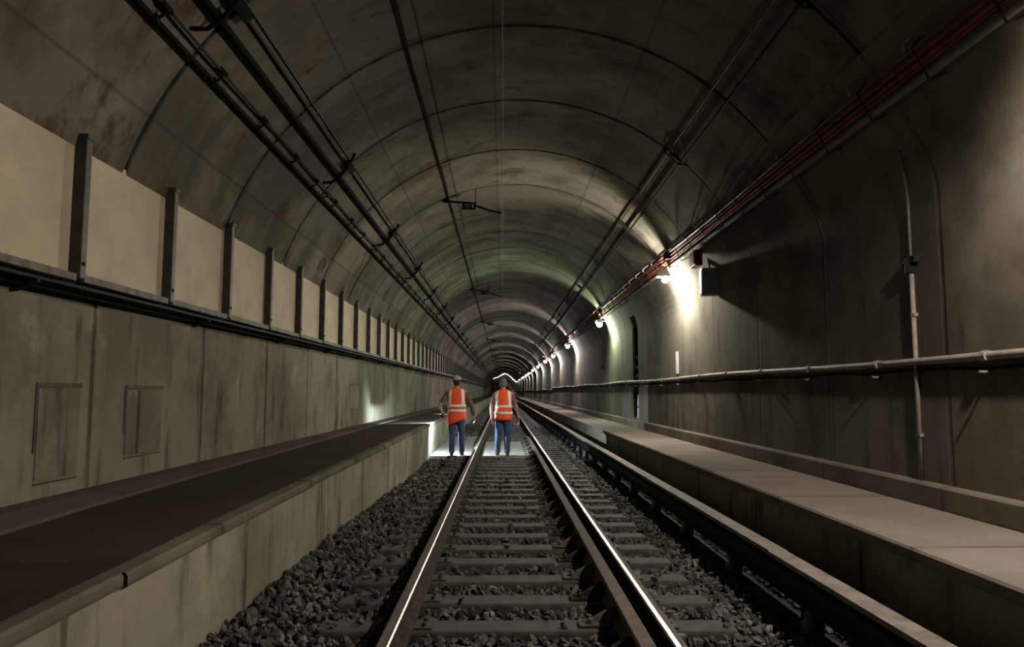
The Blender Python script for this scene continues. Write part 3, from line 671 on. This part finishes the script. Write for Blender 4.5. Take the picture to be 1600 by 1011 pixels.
def person(x, y, rz, cfg, label):
    t = empty('person', (x, y, .022)); tag(t, label, 'person')
    J = cfg
    lean = Vector((0, .02, 0))
    # ---- body
    b = MB()
    b.tube([(0, 0, .90), (0, 0, .98), (0, -.0, 1.12), (0, .005, 1.28), (0, .0, 1.40), (0, 0, 1.46)], [.15, .155, .145, .165, .16, .08], 16, r2=[.10, .11, .10, .115, .10, .06])
    b.tube([(0, 0, 1.42), (0, .01, 1.50), (0, .02, 1.56)], [.065, .058, .055], 12)
    hd = Vector((J.get('headx', 0), .03, 1.635))
    b.ball(hd, (.076, .092, .112), 16, 12); b.ball(hd + Vector((0, .05, -.055)), (.052, .052, .055), 12, 8)     # skull, jaw
    b.tube([hd + Vector((0, .088, .025)), hd + Vector((0, .108, -.015)), hd + Vector((0, .112, -.025)), hd + Vector((0, .09, -.035))], [.009, .013, .016, .010], 8)  # nose
    b.ball(hd + Vector((0, .094, -.062)), (.025, .012, .010), 10, 6)
    for sx in (-1, 1): b.ball(hd + Vector((sx * .078, .0, -.01)), (.012, .022, .034), 8, 6)
    for sx, A in ((-1, J['armL']), (1, J['armR'])):
        sh, el, wr_ = Vector((sx * .185, 0, 1.39)), Vector(A[0]), Vector(A[1])
        b.ball(sh, .062, 10, 8); b.tube([sh, sh.lerp(el, .5), el, el.lerp(wr_, .35), wr_], [.055, .048, .040, .038, .026], 10)
        d = (wr_ - el).normalized(); side = Vector((-sx, 0, 0)) if abs(d.z) > .6 else Vector((-sx * .9, 0, .2)); 
        side = Vector(A[2]) if len(A) > 2 else Vector((0, 1, 0))      # direction the thumb side points
        side = (side - d * side.dot(d)).normalized(); nrm = d.cross(side)
        pc_ = wr_ + d * .045
        b.tube([wr_ - d * .01, wr_ + d * .03, wr_ + d * .09], [.024, .040, .038], 10, r2=[.02, .016, .014]) if False else None
        for q in (-.024, -.008, .008, .024): b.tube([wr_ + side * q * .6, wr_ + d * .05 + side * q, wr_ + d * .092 + side * q], [.014, .014, .012], 8)
        inward = Vector((-sx, 0, 0)) if abs(d.x) < .7 else Vector((0, 0, -1)); inward = (inward - d * inward.dot(d)).normalized()
        for k, q in enumerate((.027, .009, -.009, -.026)):
            ln = (.072, .080, .074, .058)[k]; cu = J.get('curl', .35)
            p0 = wr_ + d * .088 + side * q; p1 = p0 + (d + inward * cu).normalized() * ln * .45; p2 = p1 + (d + inward * cu * 2.6).normalized() * ln * .32; p3 = p2 + (d * .6 + inward * cu * 4).normalized() * ln * .25
            b.tube([p0, p1, p2, p3], [.0095, .009, .0085, .007], 8)
        p0 = wr_ + d * .025 + side * .024; p1 = p0 + (d * .7 + side).normalized() * .038; p2 = p1 + (d + side * .25 + inward * .3).normalized() * .034
        b.tube([p0, p1, p2], [.013, .011, .009], 8)
    for sx, G in ((-1, J['legL']), (1, J['legR'])):
        hp = Vector((sx * .085, 0, .92)); kn, an = Vector(G[0]), Vector(G[1])
        b.tube([hp, hp.lerp(kn, .4), kn, kn.lerp(an, .3), an], [.085, .078, .052, .052, .036], 12)
        b.tube([an + Vector((0, -.05, -.03)), an + Vector((0, .06, -.045)), an + Vector((0, .15, -.06))], [.03, .032, .022], 8)
    o = b.build('body', M['skin']); remesh(o, .0075, 2); o.parent = t; tag(o, 'bare neck and hands')
    # ---- hair / hat
    h = MB(); h.ball(hd + Vector((0, -.014, .022)), (.085, .092, .107), 18, 12); h.ball(hd + Vector((0, -.04, -.04)), (.066, .052, .06), 12, 8)
    o = h.build('hair', M[J['hair']], None, True); o.parent = t
    e = MB()
    for sx in (-1, 1): e.ball(hd + Vector((sx * .030, .083, .005)), .012, 8, 6)
    o = e.build('eye', M['eye'], None, True); o.parent = t
    if J.get('hat'):
        h = MB(); h.tube([hd + Vector((0, -.01, .060)), hd + Vector((0, -.01, .066)), hd + Vector((0, -.012, .07)), hd + Vector((0, -.012, .115)), hd + Vector((0, -.012, .14)), hd + Vector((0, -.012, .15))], [.098, .098, .090, .080, .05, .01], 20, r2=[.112, .112, .104, .092, .06, .01])
        o = h.build('hard_hat', M['hat'], None, True); o.parent = t
    # ---- jeans
    g = MB(); g.tube([(0, 0, .84), (0, 0, .92), (0, 0, 1.02)], [.165, .175, .168], 18, r2=[.115, .125, .12])
    for sx, G in ((-1, J['legL']), (1, J['legR'])):
        hp = Vector((sx * .088, 0, .93)); kn, an = Vector(G[0]), Vector(G[1])
        g.tube([hp, hp.lerp(kn, .45), kn + Vector((0, -.003, 0)), kn.lerp(an, .35) + Vector((0, -.012, 0)), kn.lerp(an, .8), an + Vector((0, 0, -.015))], [.098, .092, .072, .072, .066, .068], 14)
    o = g.build('jeans', M['jeans']); remesh(o, .011, 3); o.parent = t
    for sx, G in ((-1, J['legL']), (1, J['legR'])):
        an = Vector(G[1]); g = MB(); toe = an + Vector((sx * .015, .17, -.055 if len(G) < 3 else -.075)); heel = an + Vector((0, -.065, -.045 if len(G) < 3 else -.0))
        g.tube([an + Vector((0, -.005, .07)), an, an + Vector((0, .0, -.03))], [.056, .056, .05], 12); g.tube([heel, heel.lerp(toe, .4), heel.lerp(toe, .75), toe], [.036, .044, .046, .030], 12, r2=[.038, .042, .036, .022])
        o = g.build('boot', M['boot']); remesh(o, .009, 2); o.parent = t
        # set the sole on the ground
        zmin = min(v.co.z for v in o.data.vertices)
        if len(G) < 3:
            for v in o.data.vertices: v.co.z = max(v.co.z - (zmin if abs(zmin) < .06 else 0), .001)
    # ---- shirt
    s_ = MB(); s_.tube([(0, 0, .96), (0, 0, 1.12), (0, .005, 1.28), (0, 0, 1.40), (0, 0, 1.455), (0, .005, 1.50)], [.168, .160, .182, .178, .115, .066], 18, r2=[.118, .114, .128, .115, .085, .064])
    for sx, A in ((-1, J['armL']), (1, J['armR'])):
        sh, el, wr_ = Vector((sx * .178, 0, 1.385)), Vector(A[0]), Vector(A[1]); f_ = J.get('sleeveL' if sx < 0 else 'sleeveR', .9)
        pts = [sh, sh.lerp(el, .5), el] + ([el.lerp(wr_, .5), el.lerp(wr_, f_)] if f_ > 0 else []); rr = [.075, .065, .056] + ([.052, .042] if f_ > 0 else [])
        if f_ <= 0: pts[-1] = sh.lerp(el, .8)
        s_.tube(pts, rr, 12)
    o = s_.build('shirt', M[J['shirt']]); remesh(o, .010, 3); o.parent = t
    # ---- vest
    sec = [(.80, .205, .150), (.95, .200, .146), (1.10, .198, .142), (1.25, .208, .148), (1.36, .222, .142), (1.42, .212, .124), (1.465, .165, .104), (1.495, .105, .085), (1.51, .08, .078)]
    def vs(a, z, off=0):
        for (z0, a0, b0), (z1, a1, b1) in zip(sec, sec[1:]):
            if z <= z1 or z1 == sec[-1][0]:
                u = max(0, min(1, (z - z0) / (z1 - z0))); ra = a0 + (a1 - a0) * u + off; rb = b0 + (b1 - b0) * u + off
                c_, s2 = math.cos(a), math.sin(a)
                k_ = 1 + .010 * math.sin(5 * a + z * 9) * (1.45 - z)
                sg = lambda q: math.copysign(abs(q) ** .85, q)
                return Vector((ra * sg(c_) * k_, rb * sg(s2) * k_, z))
    hem = J['hem']
    na = 48; zs = [0, .08, .2, .35, .5, .65, .78, .86, .92, .97, 1]; vm = MB(); vt = []
    for off in (0, -.006):
        for w in zs:
            for k in range(na):
                a = 2 * PI * k / na; lo = hem(math.cos(a)); z = lo + (1.505 - lo) * w; p = vs(a, max(z, .80), off); p.z = z; vt.append(p)
    nz = len(zs); f = []
    for side_ in (0, 1):
        for i in range(nz - 1):
            for k in range(na):
                k2 = (k + 1) % na; q = side_ * nz * na
                fc = (q + i * na + k, q + i * na + k2, q + (i + 1) * na + k2, q + (i + 1) * na + k); f.append(fc if not side_ else fc[::-1])
    for i in (0, nz - 1):
        for k in range(na):
            k2 = (k + 1) % na; f.append((i * na + k, i * na + k2, nz * na + i * na + k2, nz * na + i * na + k))
    vm.add(vt, f); o = vm.build('vest', M['vest'], None, True); fixn(o); o.parent = t; vest = o
    def band(z0, z1, a0=0, a1=2 * PI, n_=48):
        m_ = MB(); v_ = []
        for off in (.004, .008):
            for z in (z0, z1):
                for k in range(n_ + 1): v_.append(vs(a0 + (a1 - a0) * k / n_, z, off))
        w_ = n_ + 1; f_ = []
        for k in range(n_):
            f_ += [(2 * w_ + k, 2 * w_ + k + 1, 3 * w_ + k + 1, 3 * w_ + k), (k, w_ + k, w_ + k + 1, k + 1), (k, k + 1, 2 * w_ + k + 1, 2 * w_ + k), (w_ + k, 3 * w_ + k, 3 * w_ + k + 1, w_ + k + 1)]
        m_.add(v_, f_); return m_
    for z in J['bands']:
        o = band(z, z + .058).build('reflective_band', M['silver'], None, True); fixn(o); o.parent = vest
    for sy in (-1, 1):
        for sx in (-1, 1):
            m_ = MB(); v_ = []; w = .062; xs_ = .148 if sy < 0 else .11
            zz = [J['bands'][0] + .06 + (1.475 - J['bands'][0] - .06) * i / 8 for i in range(9)]
            for off in (.005, .009):
                for i, z in enumerate(zz):
                    for e_ in (-.5, -.17, .17, .5):
                        xx = (xs_ - .015 * (i / 8) ** 2) + e_ * w
                        # find the angle that gives this x at this height
                        lo_, hi_ = 0., PI / 2
                        for _ in range(18):
                            md = (lo_ + hi_) / 2
                            if vs(md, z, off).x > xx: lo_ = md
                            else: hi_ = md
                        p = vs(lo_, z, off); v_.append((sx * p.x, sy * p.y, z))
            f_ = []
            for q in (0, 36):
                for i in range(8):
                    for e_ in range(3): f_.append((q + i * 4 + e_, q + i * 4 + e_ + 1, q + i * 4 + e_ + 5, q + i * 4 + e_ + 4))
            for i in range(8): f_ += [(i * 4, i * 4 + 4, 36 + i * 4 + 4, 36 + i * 4), (i * 4 + 3, 36 + i * 4 + 3, 36 + i * 4 + 7, i * 4 + 7)]
            m_.add(v_, f_); o = m_.build('shoulder_strap', M['silver'], None, False); fixn(o); o.parent = vest
    t.rotation_euler.z = rz; t.scale = (J['sc'],) * 3
    return t
cfgA = dict(armL=[(-.37, -.10, 1.12), (-.31, .07, .95), (0, 0, 1)], armR=[(.33, -.03, 1.12), (.39, .05, .86)], legL=[(-.105, .01, .49), (-.10, -.04, .095)], legR=[(.10, .06, .50), (.11, .09, .095)],
            hair='hair_a', hat=True, shirt='shirt_a', sleeveL=0, sleeveR=.9, hem=lambda c: .74 + .085 * c, bands=(1.075, .965), sc=1.01, curl=.5)
person(-1.03, 16.80, 0, cfgA, 'person in orange vest and pale hard hat walking left of the rail, elbow out')
cfgB = dict(armL=[(-.275, -.03, 1.11), (-.265, .04, .85)], armR=[(.30, -.02, 1.10), (.35, .06, .84)], legL=[(-.11, .04, .49), (-.13, .02, .095)], legR=[(.095, .0, .50), (.09, -.04, .095)],
            hair='hair_b', shirt='shirt_b', sleeveL=0, sleeveR=0, hem=lambda c: .80 + .0 * c, bands=(1.085, .935), sc=.985, curl=.35)
person(.02, 16.84, 0, cfgB, 'grey-haired person in an orange vest and jeans walking between the rails, arms hanging')
# hand lantern carried by the left walker, throwing its light ahead
t = empty('hand_lantern', (-1.345, 17.03, .92)); tag(t, 'small lantern in the left hand of the left walker, lighting the ground ahead', 'lantern')
m_ = MB(); m_.tube([(0, -.07, 0), (0, -.06, 0), (0, -.01, 0), (0, 0, 0)], [.03, .036, .04, .062], 20); m_.build('casing', M['black'], t, True)
m_ = MB(); m_.ball((0, .022, 0), .018, 10, 6); m_.build('bulb', emis('lantern_glow', (.80, .93, 1.), 42000), t, True)
m_ = MB(); m_.tube([(0, -.18, -.0), (0, -.07, 0)], [.014, .018], 8); m_.build('handle', M['dark'], t, True)
m_ = MB(); m_.tube([(0, .0, .030), (0, .20, .022)], [.24, .24], 16, r2=[.003, .003]); m_.build('added_visor', M['black'], t)  # wide plate added to keep the lantern's light off the upper wall

# ------------------------------------------------------------------ world, camera, view
w = bpy.data.worlds.new('World'); bpy.context.scene.world = w; w.use_nodes = True
w.node_tree.nodes['Background'].inputs[0].default_value = (.5, .5, .5, 1); w.node_tree.nodes['Background'].inputs[1].default_value = .0
cam = bpy.data.cameras.new('camera'); co = bpy.data.objects.new('camera', cam); col.objects.link(co)
cam.sensor_width = 36; cam.lens = 1156 / 1600 * 36; cam.clip_end = 1000; cam.clip_start = .05
co.location = (0, 0, 1.455); co.rotation_euler = (math.radians(90 + 5.2637), 0, math.radians(-.7403))
sc = bpy.context.scene; sc.camera = co
sc.view_settings.view_transform = 'Standard'; sc.view_settings.look = 'None'; sc.view_settings.gamma = 1; sc.view_settings.use_curve_mapping = False
sc.view_settings.exposure = 0.0
